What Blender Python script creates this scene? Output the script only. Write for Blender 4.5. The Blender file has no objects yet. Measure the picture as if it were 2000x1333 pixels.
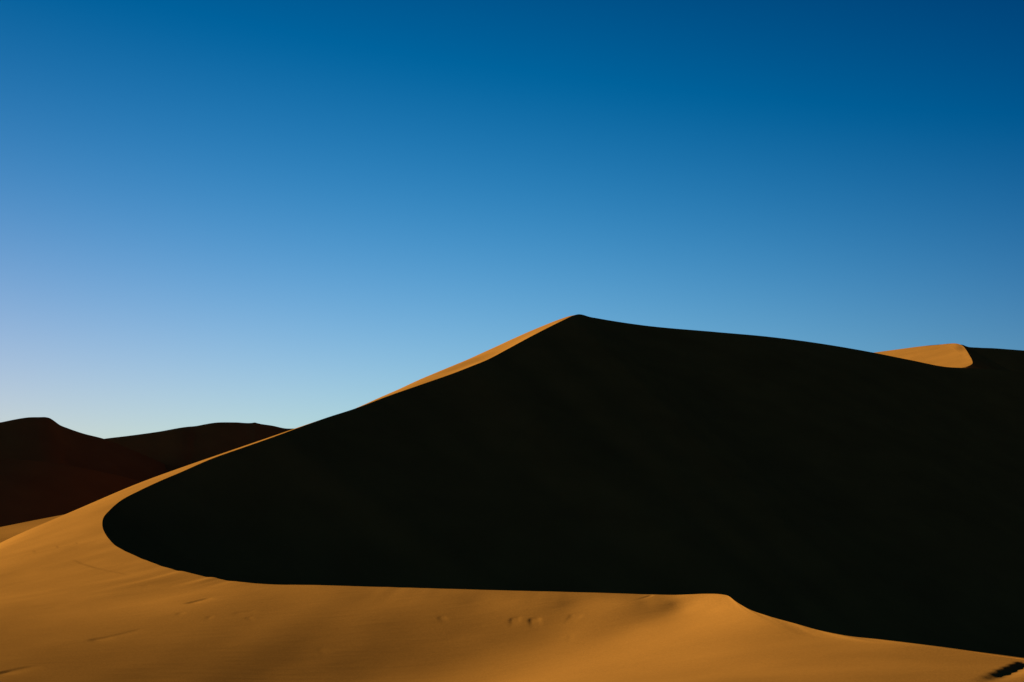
import bpy, math
import numpy as np

# ------------------------------------------------------------------ camera
W_PX, H_PX = 2000.0, 1333.0
F_PX = 2222.0
PITCH = math.atan(384.0 / F_PX)
scene = bpy.context.scene
cam_d = bpy.data.cameras.new("camera")
cam_d.sensor_width = 36.0
cam_d.lens = 36.0 * F_PX / W_PX
cam_d.clip_start = 0.2
cam_d.clip_end = 20000.0
cam = bpy.data.objects.new("camera", cam_d)
scene.collection.objects.link(cam)
cam.location = (0, 0, 0)
cam.rotation_euler = (math.radians(90) + PITCH, 0, 0)
scene.camera = cam

# ------------------------------------------------------------------ light
SUN_EL = math.radians(10.0)
SUN_AZ = math.radians(-72.0)           # from the view direction (+Y), to the left
S = np.array([math.cos(SUN_EL) * math.sin(SUN_AZ), math.cos(SUN_EL) * math.cos(SUN_AZ), math.sin(SUN_EL)])
SKY_STRENGTH = 0.05
EXPOSURE = 2.2
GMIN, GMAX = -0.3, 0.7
RED_OFF = 0.008

sun_d = bpy.data.lights.new("sun", 'SUN')
sun_d.energy = 5.0
sun_d.angle = math.radians(0.5)
sun_d.color = (1.0, 0.96, 0.46)
sun = bpy.data.objects.new("sun", sun_d)
scene.collection.objects.link(sun)
sun.rotation_euler = (math.radians(90) - SUN_EL, 0, math.radians(180) - SUN_AZ)

world = bpy.data.worlds.new("World")
scene.world = world
world.use_nodes = True
nt = world.node_tree
nt.nodes.clear()
out = nt.nodes.new("ShaderNodeOutputWorld")
bg = nt.nodes.new("ShaderNodeBackground")
sky = nt.nodes.new("ShaderNodeTexSky")
sky.sky_type = 'NISHITA'
sky.sun_disc = False
sky.sun_elevation = SUN_EL
sky.sun_rotation = SUN_AZ % (2 * math.pi)
sky.air_density = 1.0
sky.dust_density = 1.0
sky.ozone_density = 1.0
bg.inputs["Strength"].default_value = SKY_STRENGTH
nt.links.new(bg.outputs[0], out.inputs[0])
# deep clear desert sky: the physical sky, deepened by height above the horizon and angle from the sun
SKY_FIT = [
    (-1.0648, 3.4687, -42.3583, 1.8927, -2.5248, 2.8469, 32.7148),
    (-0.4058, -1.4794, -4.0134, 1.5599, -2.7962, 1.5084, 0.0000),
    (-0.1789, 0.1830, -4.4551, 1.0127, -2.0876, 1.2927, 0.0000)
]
geo = nt.nodes.new("ShaderNodeTexCoord")
def mth(op, a, b=None, c=None):
    m = nt.nodes.new("ShaderNodeMath"); m.operation = op
    for i, v in enumerate((a, b, c)):
        if v is None: continue
        if isinstance(v, (int, float)): m.inputs[i].default_value = v
        else: nt.links.new(v, m.inputs[i])
    return m.outputs[0]
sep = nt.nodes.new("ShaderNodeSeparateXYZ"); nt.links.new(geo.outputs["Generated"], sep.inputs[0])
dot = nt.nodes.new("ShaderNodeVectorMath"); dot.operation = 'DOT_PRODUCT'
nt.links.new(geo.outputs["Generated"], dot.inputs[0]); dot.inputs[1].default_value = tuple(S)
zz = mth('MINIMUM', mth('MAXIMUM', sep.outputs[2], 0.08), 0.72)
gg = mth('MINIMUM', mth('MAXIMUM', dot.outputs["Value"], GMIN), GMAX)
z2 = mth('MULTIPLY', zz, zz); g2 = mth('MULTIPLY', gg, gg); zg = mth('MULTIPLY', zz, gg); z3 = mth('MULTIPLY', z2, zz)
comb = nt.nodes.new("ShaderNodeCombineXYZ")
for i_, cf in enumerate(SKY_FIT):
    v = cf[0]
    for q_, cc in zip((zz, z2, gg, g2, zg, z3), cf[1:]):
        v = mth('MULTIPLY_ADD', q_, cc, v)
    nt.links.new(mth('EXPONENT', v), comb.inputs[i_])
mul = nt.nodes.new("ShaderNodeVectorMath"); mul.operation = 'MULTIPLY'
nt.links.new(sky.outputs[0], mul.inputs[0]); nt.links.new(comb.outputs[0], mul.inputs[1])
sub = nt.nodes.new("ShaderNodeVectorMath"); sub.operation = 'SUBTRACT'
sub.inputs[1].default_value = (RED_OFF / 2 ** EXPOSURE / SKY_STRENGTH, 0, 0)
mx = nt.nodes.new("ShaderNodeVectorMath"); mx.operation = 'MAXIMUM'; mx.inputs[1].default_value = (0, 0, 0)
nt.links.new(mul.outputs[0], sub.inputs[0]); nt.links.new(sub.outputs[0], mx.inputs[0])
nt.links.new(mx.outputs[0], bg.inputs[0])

vs = scene.view_settings
vs.view_transform = 'Standard'
vs.look = 'None'
vs.exposure = EXPOSURE
vs.gamma = 1.0

# ------------------------------------------------------------------ helpers
def at(px, py, Y):
    xc = (px - W_PX / 2) / F_PX
    zc = (H_PX / 2 - py) / F_PX
    yw = math.cos(PITCH) - math.sin(PITCH) * zc
    zw = math.sin(PITCH) + math.cos(PITCH) * zc
    return np.array([xc / yw * Y, Y, zw / yw * Y])

def ats(pts):
    return np.array([at(*p) for p in pts])

def project(P):
    c, s = math.cos(PITCH), math.sin(PITCH)
    d = P[..., 1] * c + P[..., 2] * s
    u = -P[..., 1] * s + P[..., 2] * c
    return W_PX / 2 + F_PX * P[..., 0] / d, H_PX / 2 - F_PX * u / d

def pchip(x, y, xi):
    """monotone cubic interpolation, columns of y"""
    x = np.asarray(x, float); y = np.asarray(y, float)
    if y.ndim == 1:
        y = y[:, None]
    h = np.diff(x)[:, None]; d = np.diff(y, axis=0) / h
    m = np.zeros_like(y)
    m[0] = d[0]; m[-1] = d[-1]
    same = d[:-1] * d[1:] > 0
    w1 = 2 * h[1:] + h[:-1]; w2 = h[1:] + 2 * h[:-1]
    with np.errstate(divide='ignore', invalid='ignore'):
        hm = (w1 + w2) / (w1 / d[:-1] + w2 / d[1:])
    m[1:-1] = np.where(same, hm, 0)
    i = np.clip(np.searchsorted(x, xi) - 1, 0, len(x) - 2)
    t = ((xi - x[i]) / h[i, 0])[:, None]; hh = h[i]
    return ((1 + 2*t) * (1-t)**2 * y[i] + t*(1-t)**2 * hh * m[i] + t*t*(3-2*t) * y[i+1] + t*t*(t-1) * hh * m[i+1])

def cat(x, y, xi):
    """cubic Hermite with finite-difference tangents (smooth, not monotone)"""
    x = np.asarray(x, float); y = np.asarray(y, float)
    m = np.gradient(y, x, axis=0)
    i = np.clip(np.searchsorted(x, xi) - 1, 0, len(x) - 2)
    h = np.diff(x)[i][:, None]; t = (xi - x[i])[:, None] / h
    return ((1 + 2*t) * (1-t)**2 * y[i] + t*(1-t)**2 * h * m[i] + t*t*(3-2*t) * y[i+1] + t*t*(t-1) * h * m[i+1])

class HermiteSurface:
    """smooth surface z(x, y) through 3D points, with prescribed slopes towards the sun (r^3 kernel, linear part)"""
    SC = 50.0
    def __init__(self, P, D, a, t, lam_p, lam_d):
        """P: (n,3) points; D: (m,2) places, a: plan direction, t: slope dz/da there"""
        P = np.asarray(P, float); D = np.asarray(D, float).reshape(-1, 2)
        self.x = np.vstack([P[:, :2], D]) / self.SC
        n, m = len(P), len(D)
        self.n = n
        A = np.zeros((n + m, 2)); A[n:] = a          # direction of each slope functional
        self.A = A; isd = np.arange(n + m) >= n; self.isd = isd
        d = self.x[:, None, :] - self.x[None, :, :]
        r = np.sqrt((d ** 2).sum(-1)); rs = np.where(r > 0, r, 1)
        aj = (d * A[None, :, :]).sum(-1); ai = (d * A[:, None, :]).sum(-1)
        K = r ** 3
        K_pd = -3 * r * aj                           # point i, slope j
        K_dp = 3 * r * ai
        K_dd = -3 * (r * (A @ A.T) + ai * aj / rs)
        M = np.where(isd[:, None] & isd[None, :], K_dd, np.where(isd[None, :], K_pd, np.where(isd[:, None], K_dp, K)))
        M = M + np.diag(np.concatenate([lam_p, -lam_d * np.ones(m)]))
        T = np.zeros((n + m, 3)); T[:n, 0] = 1; T[:n, 1:] = self.x[:n]; T[n:, 1:] = A[n:]
        B = np.block([[M, T], [T.T, np.zeros((3, 3))]])
        rhs = np.concatenate([P[:, 2], np.asarray(t, float) * self.SC, np.zeros(3)])
        self.w = np.linalg.solve(B, rhs)
    def __call__(self, x, y):
        q = np.stack([np.ravel(x), np.ravel(y)], 1) / self.SC
        res = []
        for j in range(0, len(q), 20000):
            qq = q[j:j+20000]
            d = qq[:, None, :] - self.x[None, :, :]
            r = np.sqrt((d ** 2).sum(-1))
            k = np.where(self.isd[None, :], -3 * r * (d * self.A[None]).sum(-1), r ** 3)
            res.append(k @ self.w[:-3] + self.w[-3] + qq @ self.w[-2:])
        return np.concatenate(res).reshape(np.shape(x))

def sm(a, b, x):
    t = np.clip((x - a) / (b - a), 0, 1)
    return t * t * (3 - 2 * t)

rng = np.random.default_rng(5)
def noise1(n, cells, seed):
    g = np.random.default_rng(seed).normal(size=int(cells) + 3)
    x = np.linspace(0, cells, n); i = x.astype(int); f = x - i; f = f*f*(3-2*f)
    return g[i] * (1 - f) + g[i+1] * f
def noise2(x, y, scale, seed):
    r = np.random.default_rng(seed); g = r.normal(size=(64, 64))
    u = x / scale; v = y / scale
    iu = np.floor(u).astype(int); iv = np.floor(v).astype(int)
    fu = u - iu; fv = v - iv
    fu = fu*fu*fu*(fu*(fu*6-15)+10); fv = fv*fv*fv*(fv*(fv*6-15)+10)
    a = g[iu % 64, iv % 64]; b = g[(iu+1) % 64, iv % 64]; c = g[iu % 64, (iv+1) % 64]; d = g[(iu+1) % 64, (iv+1) % 64]
    return (a*(1-fu)+b*fu)*(1-fv) + (c*(1-fu)+d*fu)*fv

def grid_faces(nr, nc, off=0, flip=False):
    i, j = np.meshgrid(np.arange(nr - 1), np.arange(nc - 1), indexing='ij')
    a = (i * nc + j).ravel() + off
    f = np.stack([a, a + 1, a + nc + 1, a + nc], 1)
    return f[:, ::-1] if flip else f

def make_mesh(name, grids, mat, label, category, kind='structure', flips=None):
    """several (rows x cols x 3) grids in ONE mesh; grids do not share vertices, so the crest between them stays sharp"""
    V, Fa, off = [], [], 0
    for k, G in enumerate(grids):
        nr, nc = G.shape[:2]
        V.append(G.reshape(-1, 3))
        # orient faces upwards
        fa = grid_faces(nr, nc, off)
        vv = G.reshape(-1, 3)
        q = fa[len(fa) // 2] - off
        nrm = np.cross(vv[q[1]] - vv[q[0]], vv[q[2]] - vv[q[0]])
        if nrm[2] < 0:
            fa = fa[:, ::-1]
        Fa.append(fa)
        off += nr * nc
    V = np.concatenate(V); Fa = np.concatenate(Fa)
    me = bpy.data.meshes.new(name)
    me.vertices.add(len(V)); me.vertices.foreach_set("co", V.astype(np.float32).ravel())
    me.loops.add(len(Fa) * 4); me.loops.foreach_set("vertex_index", Fa.astype(np.int32).ravel())
    me.polygons.add(len(Fa))
    me.polygons.foreach_set("loop_start", np.arange(0, len(Fa) * 4, 4, dtype=np.int32))
    me.polygons.foreach_set("use_smooth", np.ones(len(Fa), dtype=bool))
    me.update(calc_edges=True); me.validate()
    me.materials.append(mat)
    o = bpy.data.objects.new(name, me)
    scene.collection.objects.link(o)
    o["label"] = label; o["category"] = category
    if kind: o["kind"] = kind
    return o

# ------------------------------------------------------------------ material
def sand_material():
    m = bpy.data.materials.new("desert_sand"); m.use_nodes = True
    t = m.node_tree; n = t.nodes; L = t.links
    b = n["Principled BSDF"]
    b.inputs["Roughness"].default_value = 1.0
    b.inputs["Specular IOR Level"].default_value = 0.0
    tc = n.new("ShaderNodeTexCoord")
    def noise(scale, detail, vec=None, rough=0.5):
        q = n.new("ShaderNodeTexNoise"); q.inputs["Scale"].default_value = scale
        q.inputs["Detail"].default_value = detail; q.inputs["Roughness"].default_value = rough
        L.new(vec if vec is not None else tc.outputs["Object"], q.inputs["Vector"]); return q
    grain = noise(9.0, 4.0, rough=0.75)
    patch = noise(0.09, 4.0)
    mixf = n.new("ShaderNodeMath"); mixf.operation = 'MULTIPLY_ADD'
    L.new(grain.outputs["Fac"], mixf.inputs[0]); mixf.inputs[1].default_value = 0.55
    pm = n.new("ShaderNodeMath"); pm.operation = 'MULTIPLY'; pm.inputs[1].default_value = 0.45
    L.new(patch.outputs["Fac"], pm.inputs[0]); L.new(pm.outputs[0], mixf.inputs[2])
    ramp = n.new("ShaderNodeValToRGB")
    ramp.color_ramp.elements[0].position = 0.36; ramp.color_ramp.elements[0].color = (*SAND_DARK, 1)
    ramp.color_ramp.elements[1].position = 0.64; ramp.color_ramp.elements[1].color = (*SAND_LIGHT, 1)
    L.new(mixf.outputs[0], ramp.inputs[0]); L.new(ramp.outputs[0], b.inputs["Base Color"])
    # wind ripples, stretched along the wind, plus fine grain
    mp = n.new("ShaderNodeMapping"); mp.inputs["Rotation"].default_value = (0, 0, math.radians(25))
    mp.inputs["Scale"].default_value = (0.35, 1.6, 1.0)
    L.new(tc.outputs["Object"], mp.inputs["Vector"])
    rip = noise(1.1, 4.0, mp.outputs[0])
    b1 = n.new("ShaderNodeBump"); b1.inputs["Strength"].default_value = 1.0; b1.inputs["Distance"].default_value = 0.016
    L.new(rip.outputs["Fac"], b1.inputs["Height"])
    fine = noise(14.0, 2.0)
    b2 = n.new("ShaderNodeBump"); b2.inputs["Strength"].default_value = 1.0; b2.inputs["Distance"].default_value = 0.003
    L.new(fine.outputs["Fac"], b2.inputs["Height"]); L.new(b1.outputs[0], b2.inputs["Normal"])
    L.new(b2.outputs[0], b.inputs["Normal"])
    return m
SAND_LIGHT = (0.187, 0.0718, 0.0178)
SAND_DARK = (0.137, 0.0525, 0.0130)
sand = sand_material()
dim_floor = bpy.data.materials.new("low_bounce_floor"); dim_floor.use_nodes = True  # unseen floor, its dark tone invented to cut red bounce on the far dunes
_n = dim_floor.node_tree.nodes; _l = dim_floor.node_tree.links
_n["Principled BSDF"].inputs["Roughness"].default_value = 1.0
_n["Principled BSDF"].inputs["Specular IOR Level"].default_value = 0.1
_t = _n.new("ShaderNodeTexCoord"); _q = _n.new("ShaderNodeTexNoise"); _q.inputs["Scale"].default_value = 1.7; _q.inputs["Detail"].default_value = 8
_r = _n.new("ShaderNodeValToRGB"); _r.color_ramp.elements[0].color = (0.018, 0.015, 0.012, 1); _r.color_ramp.elements[1].color = (0.07, 0.058, 0.045, 1)
_l.new(_t.outputs["Object"], _q.inputs["Vector"]); _l.new(_q.outputs["Fac"], _r.inputs[0]); _l.new(_r.outputs[0], _n["Principled BSDF"].inputs["Base Color"])

# ------------------------------------------------------------------ great crescent dune
# crest line (brink): (px, py, distance) + the point on the outer rim that faces it
BR = [
 (2500,1375,25,   90,-10), (2150,1308,33,  70,-30), (1990,1286,38,  45,-40), (1935,1279,39.5, 42,-40), (1875,1269,41.5, 38,-40), (1800,1259,43.5, 34,-40), (1725,1250,46, 30,-40), (1650,1241.5,48.5, 25,-40), (1600,1231.5,50.5, 22,-40),
 (1550,1217.5,52.5, 19,-40), (1500,1203.5,55,  16,-40), (1460,1189,58,  13,-40), (1436,1174.5,60.3, 11,-40), (1421,1163.8,61.8,   9,-40), (1408,1161.3,62.4, 8,-40), (1380,1160.2,63.3,  6,-40), (1350,1161.3,64, 4,-40), (1325,1162.3,64.6, 3,-40),
 (1270,1161.5,65.7,   0,-40), (1175,1158.5,67.3,-5,-40), (1000,1154,70, -14,-40), (800,1148.5,73,  -26,-38), (620,1143.3,76.7,  -37,-36),
 (496,1139.6,82,  -46,-32), (434,1131.8,87,  -54,-26), (372,1120.4,94, -64,-16), (310,1104,104, -80,2), (263.5,1085.3,115, -99,28), (226,1066.7,126,-118,54), (206,1043.5,138,-138,84),
 (200,1028,146,-152,104), (201.5,1012.5,153, -162,124), (214,997,159, -168,142), (235.6,978.4,164, -172,158), (270,959.8,169.5,-174,170),
 (310,941,175, -174,186), (350,924,180,-173,200), (418,894.7,188,-171,228), (480,873,195,-169,250), (545.6,849.7,203,-162,276), (580,837,209,-156,286),
 (640,815.5,218,-144,300), (690,799.5,226,-134,315), (765,771.5,242,-124,345), (821,752,256,-116,370), (884,730,270,-100,400),
 (920,716,279,-92,420), (954,702,288,-80,440), (987,684.5,297,-66,460), (1036,658,307,-45,480), (1069,641,314,-28,492), (1102,624.8,320,-8,505),
 (1119,617,323,2,512), (1131,614.2,326, 12,520),
 (1137,614.9,327,16,522), (1150,618.8,329,26,525), (1170,622.6,332, 40,530), (1250,635,340, 80,540),
 (1400,649,352,130,560), (1500,658,361,170,570), (1600,671,370,200,575), (1700,688,379,230,580),
 (1780,704,385,255,590), (1850,717.3,390,275,600), (1900,719.5,393,290,604), (2000,727,398,310,610), (2400,775,420,400,620),
]
B3 = ats([b[:3] for b in BR]); O2 = np.array([b[3:] for b in BR], float)
# wind-side surface: passes through the crest and the points below
WP = [tuple(p) for p in B3]
CONT = [(-100,1112,142),(0,1061,164),(62,1033,170),(133,1003,176),(186,980,179),(232,960.4,182),(279,941,185),   # left contour
        (655,807.5,224),(692,793.5,234),(750,767.5,251),(805,743,264),(871,715,280),(920,694,292),(970,671.5,305),(1026,648,317),(1069,630,324),(1102,617,327),(1119,613.6,329.5)]     # strip behind the crest
LB, LC, LT = 1e-2, 2e-2, 2e-4
K0 = [i for i, b_ in enumerate(BR) if b_[0] == 640][0]; K1 = [i for i, b_ in enumerate(BR) if b_[0] == 1119][0] + 1
KT0 = [i for i, b_ in enumerate(BR) if b_[0] == 372][0]; KT1 = [i for i, b_ in enumerate(BR) if b_[0] == 310][1]
LAM = [LB if K0 <= k_ < K1 else LT if KT0 <= k_ <= KT1 else 1e-7 for k_ in range(len(WP))]
for p in CONT:
    WP.append(tuple(at(*p))); LAM.append(2e-4 if p[0] < 400 else 1e-3 if p[0] in (655, 1102, 1119) else LC)
def drop(px, py, Y, dx, dy, dz):
    q = at(px, py, Y); WP.append((q[0]+dx, q[1]+dy, q[2]+dz)); LAM.append(5e-4)
for p in CONT[:7]:
    drop(*p, -10, 16, -2.2); drop(*p, -24, 30, -6.5); drop(*p, -60, 50, -16)
BACK = CONT[5:7] + [(341,916,187),(403,893,193),(465,870,199),(515,854,205),(558,839,211),(610,824,217)] + CONT[7:] + [(1130,615,328)]
bk = ats(BACK); kk = np.linspace(0, 1, len(bk)); bk = cat(kk, bk, np.linspace(0, 1, 26))
for i_, c_ in enumerate(bk):
    f_ = sm(0.0, 0.25, i_ / 25)
    for d_, z_ in ((10, -2.6), (22, -7.0), (45, -17.0), (80, -31.0)):
        if i_ < 3 and d_ < 40: continue
        WP.append((c_[0] - .75 * d_, c_[1] + .66 * d_, c_[2] + z_ * (0.75 + .25 * f_))); LAM.append(1e-4)
for p in [(1250,635,340),(1500,658,361),(1700,688,379),(2000,742,398)]:
    drop(*p, 0, 40, -12); drop(*p, 0, 120, -45)
WP += [(-70,-40,-4),(60,-40,-2.5),(0,-40,-2.0),(0,0,-2.0),(-100,20,-9)]
LAM += [1e-3] * 5
LAM = np.array(LAM)
# brightness wanted at a spot = slope of the sand towards the sun there  (px, py, n.S)
SH = [(15,1110,.29),(15,1200,.22),(15,1322,.155),(120,1150,.26),(120,1260,.17),(300,1200,.21),(300,1130,.25),
      (300,1310,.12),(515,1310,.09),(500,1230,.16),(500,1160,.20),(700,1170,.17),(700,1250,.13),(700,1320,.12),(915,1175,.155),(900,1250,.17),(900,1320,.24),
      (1115,1310,.36),(1115,1240,.28),(1100,1180,.17),(1250,1180,.20),(1250,1230,.31),(1300,1310,.34),(1405,1190,.42),(1370,1240,.38),(1450,1230,.34),(1480,1300,.30),
      (1550,1290,.26),(1600,1260,.24),(1715,1290,.22),(1850,1310,.19),(1600,1325,.22),(1750,1325,.19),(1312,1181,.21),(1345,1192,.37),(1200,1300,.37),(1010,1325,.33),(1000,1265,.22),(1850,1284,.19)]
SH_FAR = [(30,1070,128,.34),(90,1040,140,.36),(150,1040,132,.35),(180,1000,157,.37),(250,958,175,.38),(750,773,244,.57),(800,752,258,.60),(860,731,273,.60),(920,706,288,.60),(975,682,301,.60),(1030,654,314,.60),(1080,631,322,.55),(620,817,215,.42),(420,885,190,.38)]
az_s = S[:2] / np.linalg.norm(S[:2]); ce = np.linalg.norm(S[:2])
def slope_for(ns):
    return (S[2] - ns * 1.02) / ce            # dz per metre towards the sun
WF = None
for it in range(6):
    D, t = [], []
    for px, py, ns in SH:
        if WF is None:
            g = at(px, py, 1.0)[2]; Y = min(110, -3.9 / g) if g < -0.01 else 100.0
        else:                                   # where the line of sight meets the surface
            ys = np.linspace(15, 175, 1600); r1 = at(px, py, 1.0)
            zs = WF(r1[0] * ys, ys); below = r1[2] * ys < zs
            Y = ys[np.argmax(below)] if below.any() else 100.0
        D.append((at(px, py, 1.0)[0] * Y, Y)); t.append(slope_for(ns))
    for px, py, Y, ns in SH_FAR:
        if WF is not None:
            r1 = at(px, py, 1.0); ys = np.linspace(Y - 22, Y + 22, 440)
            b_ = r1[2] * ys < WF(r1[0] * ys, ys)
            Y = ys[np.argmax(b_)] if b_.any() and not b_[0] else Y
        D.append(tuple(at(px, py, Y)[:2])); t.append(slope_for(ns))
    WF = HermiteSurface(WP, D, az_s, t, LAM, 4e-2)
    if it >= 2:                                 # slide the far crest along its lines of sight onto the smooth wind-side surface
        kr_ = np.arange(K0, K1); dl = []
        for k_ in kr_:
            px, py, Y0 = BR[k_][:3]
            r1 = at(px, py, 1.0); ys = np.linspace(Y0 - 14, Y0 + 14, 280)
            f_ = WF(r1[0] * ys, ys) - r1[2] * ys
            sc_ = np.where(np.diff(np.sign(f_)) != 0)[0]
            dl.append((ys[sc_[np.argmin(np.abs(ys[sc_] - B3[k_, 1]))]] if len(sc_) else ys[np.argmin(np.abs(f_))]) - Y0)
        u_ = (kr_ - K0 + 1) / (K1 - K0 + 1.0)
        bs = np.stack([np.sin(j_ * np.pi * u_) for j_ in (1, 2, 3)], 1)
        co_ = np.linalg.lstsq(bs, np.array(dl), rcond=None)[0]
        for k_, d_ in zip(kr_, bs @ co_):
            B3[k_] = at(BR[k_][0], BR[k_][1], BR[k_][2] + d_); WP[k_] = tuple(B3[k_])

def ground(px, py, y0=15, y1=140):
    """first meeting of a line of sight with the wind-side surface"""
    ys = np.linspace(y0, y1, 2500); r1 = at(px, py, 1.0)
    i = np.argmax(r1[2] * ys < WF(r1[0] * ys, ys))
    return np.array([r1[0] * ys[i], ys[i]])
# scuffs and small slides in the sand: from, to, depth, width (m)
MARKS = []
for (ax, ay, bx, by, h_, w_) in [(360,1179,412,1168,.13,.34), (174,1251,215,1243,.10,.30), (210,1244,275,1228,.05,.30), (-10,1318,32,1308,.13,.30), (30,1309,68,1301,.06,.30),
        (205,1112,140,1092,.085,.6), (245,1123,205,1112,.05,.5), (345,1198,360,1196,.05,.3), (85,1190,120,1183,.04,.4), (278,1145,292,1143,.06,.3),
        (995,1209,1018,1206,.07,.30), (1032,1211,1056,1207,.10,.30), (1112,1201,1140,1200,.05,.3), (855,1207,870,1204,.05,.3), (455,1198,500,1191,.035,.3), (405,1206,415,1205,.04,.3),
        (480,1207,490,1205,.04,.3), (1265,1164,1275,1165,.06,.4), (1110,1241,1122,1239,.02,.3), (620,1268,632,1266,.02,.3)]:
    MARKS.append((ground(ax, ay), ground(bx, by), h_ * .42, w_ * 1.1))
HA, HB = ground(1988, 1290), ground(1918, 1320)
def W_surf(x, y):
    z = WF(x, y)
    cap = 1.5 - 0.32 * np.clip(-84 - x, 0, None)            # outer flank keeps falling away to the left
    z = np.where(x < -84, -np.logaddexp(-z / 1.5, -cap / 1.5) * 1.5 * sm(-84, -92, x) + z * (1 - sm(-84, -92, x)), z)
    z = np.maximum(z, -36)
    near = (y > 20) & (y < 135) & (x > -75) & (x < 30)
    xn, yn = x[near], y[near]; dz = np.zeros_like(xn)
    for A_, B_, h_, w_ in MARKS:
        u = B_ - A_; L_ = np.linalg.norm(u); u = u / L_; n_ = np.array([u[1], -u[0]])     # n_: towards the viewer's right
        a_ = (xn - A_[0]) * u[0] + (yn - A_[1]) * u[1]; e_ = (xn - A_[0]) * n_[0] + (yn - A_[1]) * n_[1]
        e_ = e_ + 0.25 * w_ * np.sin(a_ * 3.1 / max(L_, 1) + A_[0])
        win = np.exp(-np.clip(np.abs(a_ / L_ - .5) * 2 - .55, 0, 9) ** 2 * 8) * (1 - .5 * np.clip(a_ / L_, 0, 1))
        dz -= h_ * win * sm(-w_ * .5, w_ * .15, e_) * np.exp(-(np.clip(e_, 0, None) / (w_ * 2.2)) ** 2)
    # slumped hollow in the lower right corner
    u = HB - HA; L_ = np.linalg.norm(u); u = u / L_; n_ = np.array([-u[1], u[0]])
    if n_[0] < 0: n_ = -n_
    a_ = (xn - HA[0]) * u[0] + (yn - HA[1]) * u[1]; e_ = (xn - HA[0]) * n_[0] + (yn - HA[1]) * n_[1] + .03 * np.sin(a_ * 5)
    dz -= .085 * sm(-.06, .34, e_) * np.exp(-(np.clip(e_ - .3, 0, None) / .45) ** 2) * sm(-.1, .3, a_) * (1 - sm(.6 * L_, 1.4 * L_, a_))
    # faint undulations of wind-packed sand
    dz += .010 * noise2(xn * .8 + yn * .5, yn * .8 - xn * .5, 3.0, 31) + .035 * noise2(xn, yn * .6, 9.0, 32)
    z = z.copy(); z[near] += dz
    return z

key = np.concatenate([[0], np.cumsum(np.hypot(*np.diff(np.array([project(b) for b in B3]), axis=0).T))])
NS = 2600
kc = key[13]; si = np.concatenate([np.linspace(0, kc, 1100, endpoint=False), np.linspace(kc, key[-1], NS - 1100)])
Bc = cat(key, B3, si)
Oc = pchip(key, O2, si)
kA = key[[i for i, b_ in enumerate(BR) if b_[0] == 496][0]]; kB = key[[i for i, b_ in enumerate(BR) if b_[0] == 206][0]]
rimw = sm(kA, kA + 60, si) * (1 - sm(kB - 20, kB + 30, si))
rim = rimw * (0.028 * noise1(NS, 420, 41) + 0.018 * noise1(NS, 180, 42)) + 0.0025 * noise1(NS, 300, 43) * (si < kB) * sm(key[13], key[18], si)
Bc[:, 2] += rim
NT = 400
tt = np.linspace(0, 1, NT) ** 1.7
Pw = Bc[None, :, :2] * (1 - tt[:, None, None]) + Oc[None] * tt[:, None, None]
Zw = W_surf(Pw[..., 0], Pw[..., 1])
# exact on the crest, relaxing into the surface
rel = 0.05 + 0.10 * sm(key[KT0-1], key[KT0+1], si) * (1 - sm(key[KT1], key[KT1+2], si)) + 0.25 * sm(key[K0-2], key[K0+2], si) * (1 - sm(key[K1-1], key[K1+1], si))          # how far the correction reaches
Zw = Zw + (Bc[None, :, 2] - Zw[:1]) * (1 - sm(0, 1, tt[:, None] / rel[None]))
windward = np.dstack([Pw, Zw])
gul = rimw * noise1(NS, 340, 44)
Zw = Zw + 0.022 * gul[None] * (sm(0, .006, tt) * np.exp(-(tt / .02) ** 2))[:, None]
# slip face: inside the crescent, falling at the angle of repose into the hollow
# foot of the slip face, by place along the crest
INP = [(0,120,20),(2,90,66),(8,70,96),(13,56,112),(20,46,122),(23,38,132),(27,28,140),(31,20,150),(33,20,160),(36,22,172),(38,26,182),(K0-1,36,182),(K0+3,48,188),(K0+6,60,190),(K0+9,70,190),(K1,82,190),
       (K1+3,98,193),(K1+6,125,200),(K1+9,155,208),(K1+11,185,210),(len(BR)-1,230,185)]
IN = pchip([i[0] for i in INP], np.array([i[1:] for i in INP], float), np.arange(len(BR)).astype(float))
Ic = pchip(key, IN, si)
ts = np.linspace(0, 1, 120) ** 1.3
Pi = Bc[None, :, :2] * (1 - ts[:, None, None]) + Ic[None] * ts[:, None, None]
dist = np.linalg.norm(Pi - Bc[None, :, :2], axis=-1)
fall = Bc[None, :, 2] - 0.64 * dist
FLOOR = -26.0
zi = FLOOR + np.logaddexp(0, (fall - FLOOR) / 4.0) * 4.0 - 4.0 * np.log1p(np.exp(-(Bc[None, :, 2] - FLOOR) / 4.0))
slip = np.dstack([Pi, zi])
# hollow floor
tf = np.linspace(0, 1, 20)
cen = np.array([70.0, 140.0])
Pf = Ic[None] * (1 - tf[:, None, None]) + cen * tf[:, None, None]
zf = np.repeat(zi[-1:], 20, 0) * (1 - tf[:, None]) + FLOOR * tf[:, None]
floor = np.dstack([Pf, zf])
make_mesh("dune", [windward, slip, floor], sand,
          "great crescent sand dune with sunlit tan foreground slope, black shaded hollow and sharp peak", "sand dune")

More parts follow.
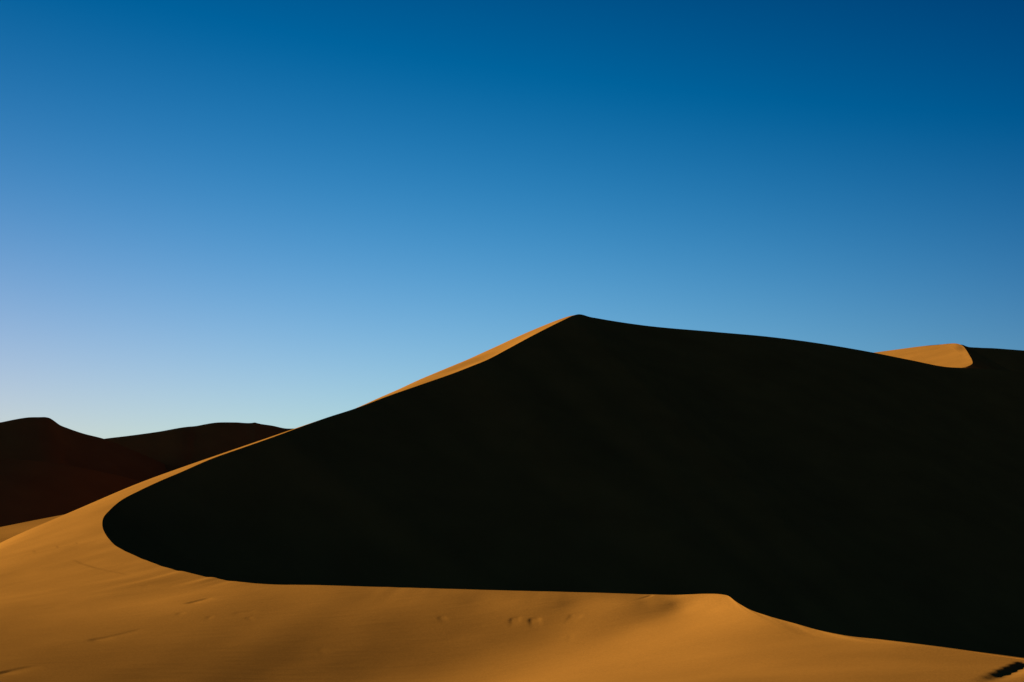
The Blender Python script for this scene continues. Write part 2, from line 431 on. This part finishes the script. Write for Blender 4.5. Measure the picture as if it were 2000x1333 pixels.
# ------------------------------------------------------------------ other dunes: a crest line, a steep lee side and a gentle back
def ridge_dune(name, crest, lee, back, label, base=-32.0, n=400, lee_slope=0.62, rough=0.3, seed=1, reach=None, back_slope=0.27):
    C = ats(crest)
    k = np.concatenate([[0], np.cumsum(np.hypot(*np.diff(np.array([project(b) for b in C]), axis=0).T))])
    s = np.linspace(0, k[-1], n); c = cat(k, C, s)
    def side(d, slope, rows, hump):
        h = c[:, 2] - base; L = h / slope
        t = np.linspace(0, 1, rows) ** 1.4
        q = t[:, None] * L[None] * 1.25
        x = c[None, :, 0] + d[0] * q; y = c[None, :, 1] + d[1] * q
        f = c[None, :, 2] - slope * q
        if reach and slope == lee_slope:                 # a gentle apron that steepens further down
            f = f - 0.5 * np.logaddexp(0, (q - reach) / 4.0) * 4.0
        z = base + np.logaddexp(0, (f - base) / 2.5) * 2.5 - (t[:, None]) * 1.0
        z = z + (c[None, :, 2] - z[:1]) * (1 - sm(0, .3, t))[:, None]
        z = z + hump * noise2(x, y, 22, seed) * sm(0, .15, t)[:, None]
        return np.dstack([x, y, z])
    l = np.array(lee) / np.linalg.norm(lee); b = np.array(back) / np.linalg.norm(back)
    return make_mesh(name, [side(l, lee_slope, 90, rough), side(b, back_slope, 50, rough)], sand, label, "sand dune")

ridge_dune("dune", [(-420,880,320),(-250,845,338),(-120,838,352),(0,825.6,366),(30,819.5,369),(56,815.6,372),(75,815.2,374),(92,815.6,377),(97,817,378),(103,820.5,379),(118,831,382),(133,837,385),(161,846.6,391),(203,857.5,400),(260,880,412),(330,910,426),(420,940,440)],
           (0.5,-0.87), (-0.2,0.98), "black far dune with a flat peak at the left edge of the photo", seed=3)
ridge_dune("dune", [(60,900,430),(130,872,434),(203,857.5,438),(248,852,441),(310,843.5,446),(366,834,451),(382,832.6,453.5),(400,829.2,455.5),(416,826.5,457),(459,825.4,461),(493,826.3,465),(498,825.6,465.6),(503,827,466),(533,832,470),(558,837.2,474),(580,837.6,477),(700,870,495),(850,920,520)],
           (0.25,-0.97), (-0.1,0.99), "low black far dune with a rounded top left of the great dune's flank", seed=4)
ridge_dune("dune", [(-260,905,290),(-150,898,294),(0,896,300),(60,900,303),(120,907,307),(200,922,314),(280,941,322),(380,968,332),(480,1000,344)],
           (0.45,-0.9), (0.6,0.8), "dark brown shaded dune slope below the black far dunes", base=-32, lee_slope=0.5, seed=5, back_slope=0.45)
ridge_dune("dune", [(-300,1085,190),(-120,1052,205),(0,1030,215),(60,1018,220),(130,1004.5,226),(200,991,234),(300,972,245)],
           (0.42,-0.91), (0.6,0.8), "small sunlit tan dune back showing behind the foreground slope at the left edge", base=-32, lee_slope=0.10, seed=6, rough=0.1, reach=58, back_slope=0.45)

# ------------------------------------------------------------------ sunlit dune on the right skyline
RP0, RPQ = at(1899.5, 709.5, 432), (.28, .23)
def on_plane(px, py):
    r1 = at(px, py, 1.0)
    return (px, py, (RP0[2] - RPQ[0] * RP0[0] - RPQ[1] * RP0[1]) / (r1[2] - RPQ[0] * r1[0] - RPQ[1]))
RB = [on_plane(*p) for p in [(1862,671),(1868,671.4),(1874,672.8),(1881,676.5),(1887,684),(1894,695.5),(1898.5,704),(1899.5,709.5),(1892,715),(1880,718.3),
      (1865,720.5),(1840,724),(1800,730),(1740,738),(1660,748)]]
RT = [on_plane(*p) for p in [(1862,671),(1850,671.8),(1835,673.3),(1805,676),(1760,682),(1710,688.8),(1660,697),(1600,708)]]
R3 = ats(RB); T3 = ats(RT)
kr = np.concatenate([[0], np.cumsum(np.hypot(*np.diff(np.array([project(b) for b in R3]), axis=0).T))])
sr = np.linspace(0, kr[-1], 500); rc = cat(kr, R3, sr)
tcv = cat(np.linspace(0, 1, len(T3)), T3, np.linspace(0, 1, 500) ** 1.0)
tq = np.linspace(0, 1, 70)[:, None, None]
lit = rc[None] * (1 - tq) + tcv[None] * tq
lit[..., 2] += 0.25 * (np.sin(np.pi * tq[..., 0]) ** 2) * noise2(lit[..., 0], lit[..., 1], 30, 21) * np.clip(np.linalg.norm(rc - tcv, axis=1) / 60, 0, 1)[None]
bd = np.linspace(0, 1, 60)[:, None] * 150.0                     # rounded shoulder, then the back slope
bdir = np.array([-.45, .89])
g0 = RPQ[0] * bdir[0] + RPQ[1] * bdir[1]
fall_b = np.where(bd < 28, g0 * bd - (g0 + .42) / 56 * bd ** 2, g0 * 28 - (g0 + .42) * 14 - .42 * (bd - 28))
Pb = tcv[None, :, :2] + bdir[None, None] * bd[..., None]
rback = np.dstack([Pb, tcv[None, :, 2] + fall_b + 0 * Pb[..., 0]])
# lee side falls away to the right and towards the viewer
ld = pchip(np.array([0, .35, .6, 1.0]) * kr[-1], np.array([(.98,-.2),(.9,-.44),(.6,-.8),(.4,-.92)], float), sr)
tl = np.linspace(0, 1, 60)
Pl = rc[None, :, :2] + ld[None] * (tl * 130)[:, None, None]
Zl = rc[None, :, 2] - 0.62 * 130 * tl[:, None]
make_mesh("dune", [np.vstack([lit, rback[1:]]), np.dstack([Pl, Zl])], sand,
          "distant dune with an orange sunlit tongue rising above the great dune's right ridge", "sand dune")
ridge_dune("dune", [(1700,720,560),(1780,702,562),(1840,684,564),(1872,673.5,566),(1880,673.9,567),(1889,677.3,568),(1910,679.3,570),(1940,680.5,574),(1970,682.7,578),(2000,685,582),(2100,694,596),(2300,722,630),(2500,760,660)],
           (0.35,-0.94), (0.0,1.0), "black shaded dune on the skyline right of the orange sunlit tongue", seed=8, lee_slope=0.66)

# ------------------------------------------------------------------ desert floor out to the horizon
gx = np.sign(np.linspace(-1, 1, 161)) * np.abs(np.linspace(-1, 1, 161)) ** 2.2 * 9000
gy = np.linspace(-1, 1, 161); gy = np.sign(gy) * np.abs(gy) ** 2.2 * 9000 + 150
X, Yg = np.meshgrid(gx, gy, indexing='ij')
r = np.hypot(X - 40, Yg - 160)
Zg = -31 + noise2(X, Yg, 260, 11) * 4 * sm(500, 1500, r)
make_mesh("desert_floor", [np.dstack([X, Yg, Zg])], dim_floor, "unseen desert floor stretching to the horizon around the dunes, made dark to cut bounced light", "desert floor")
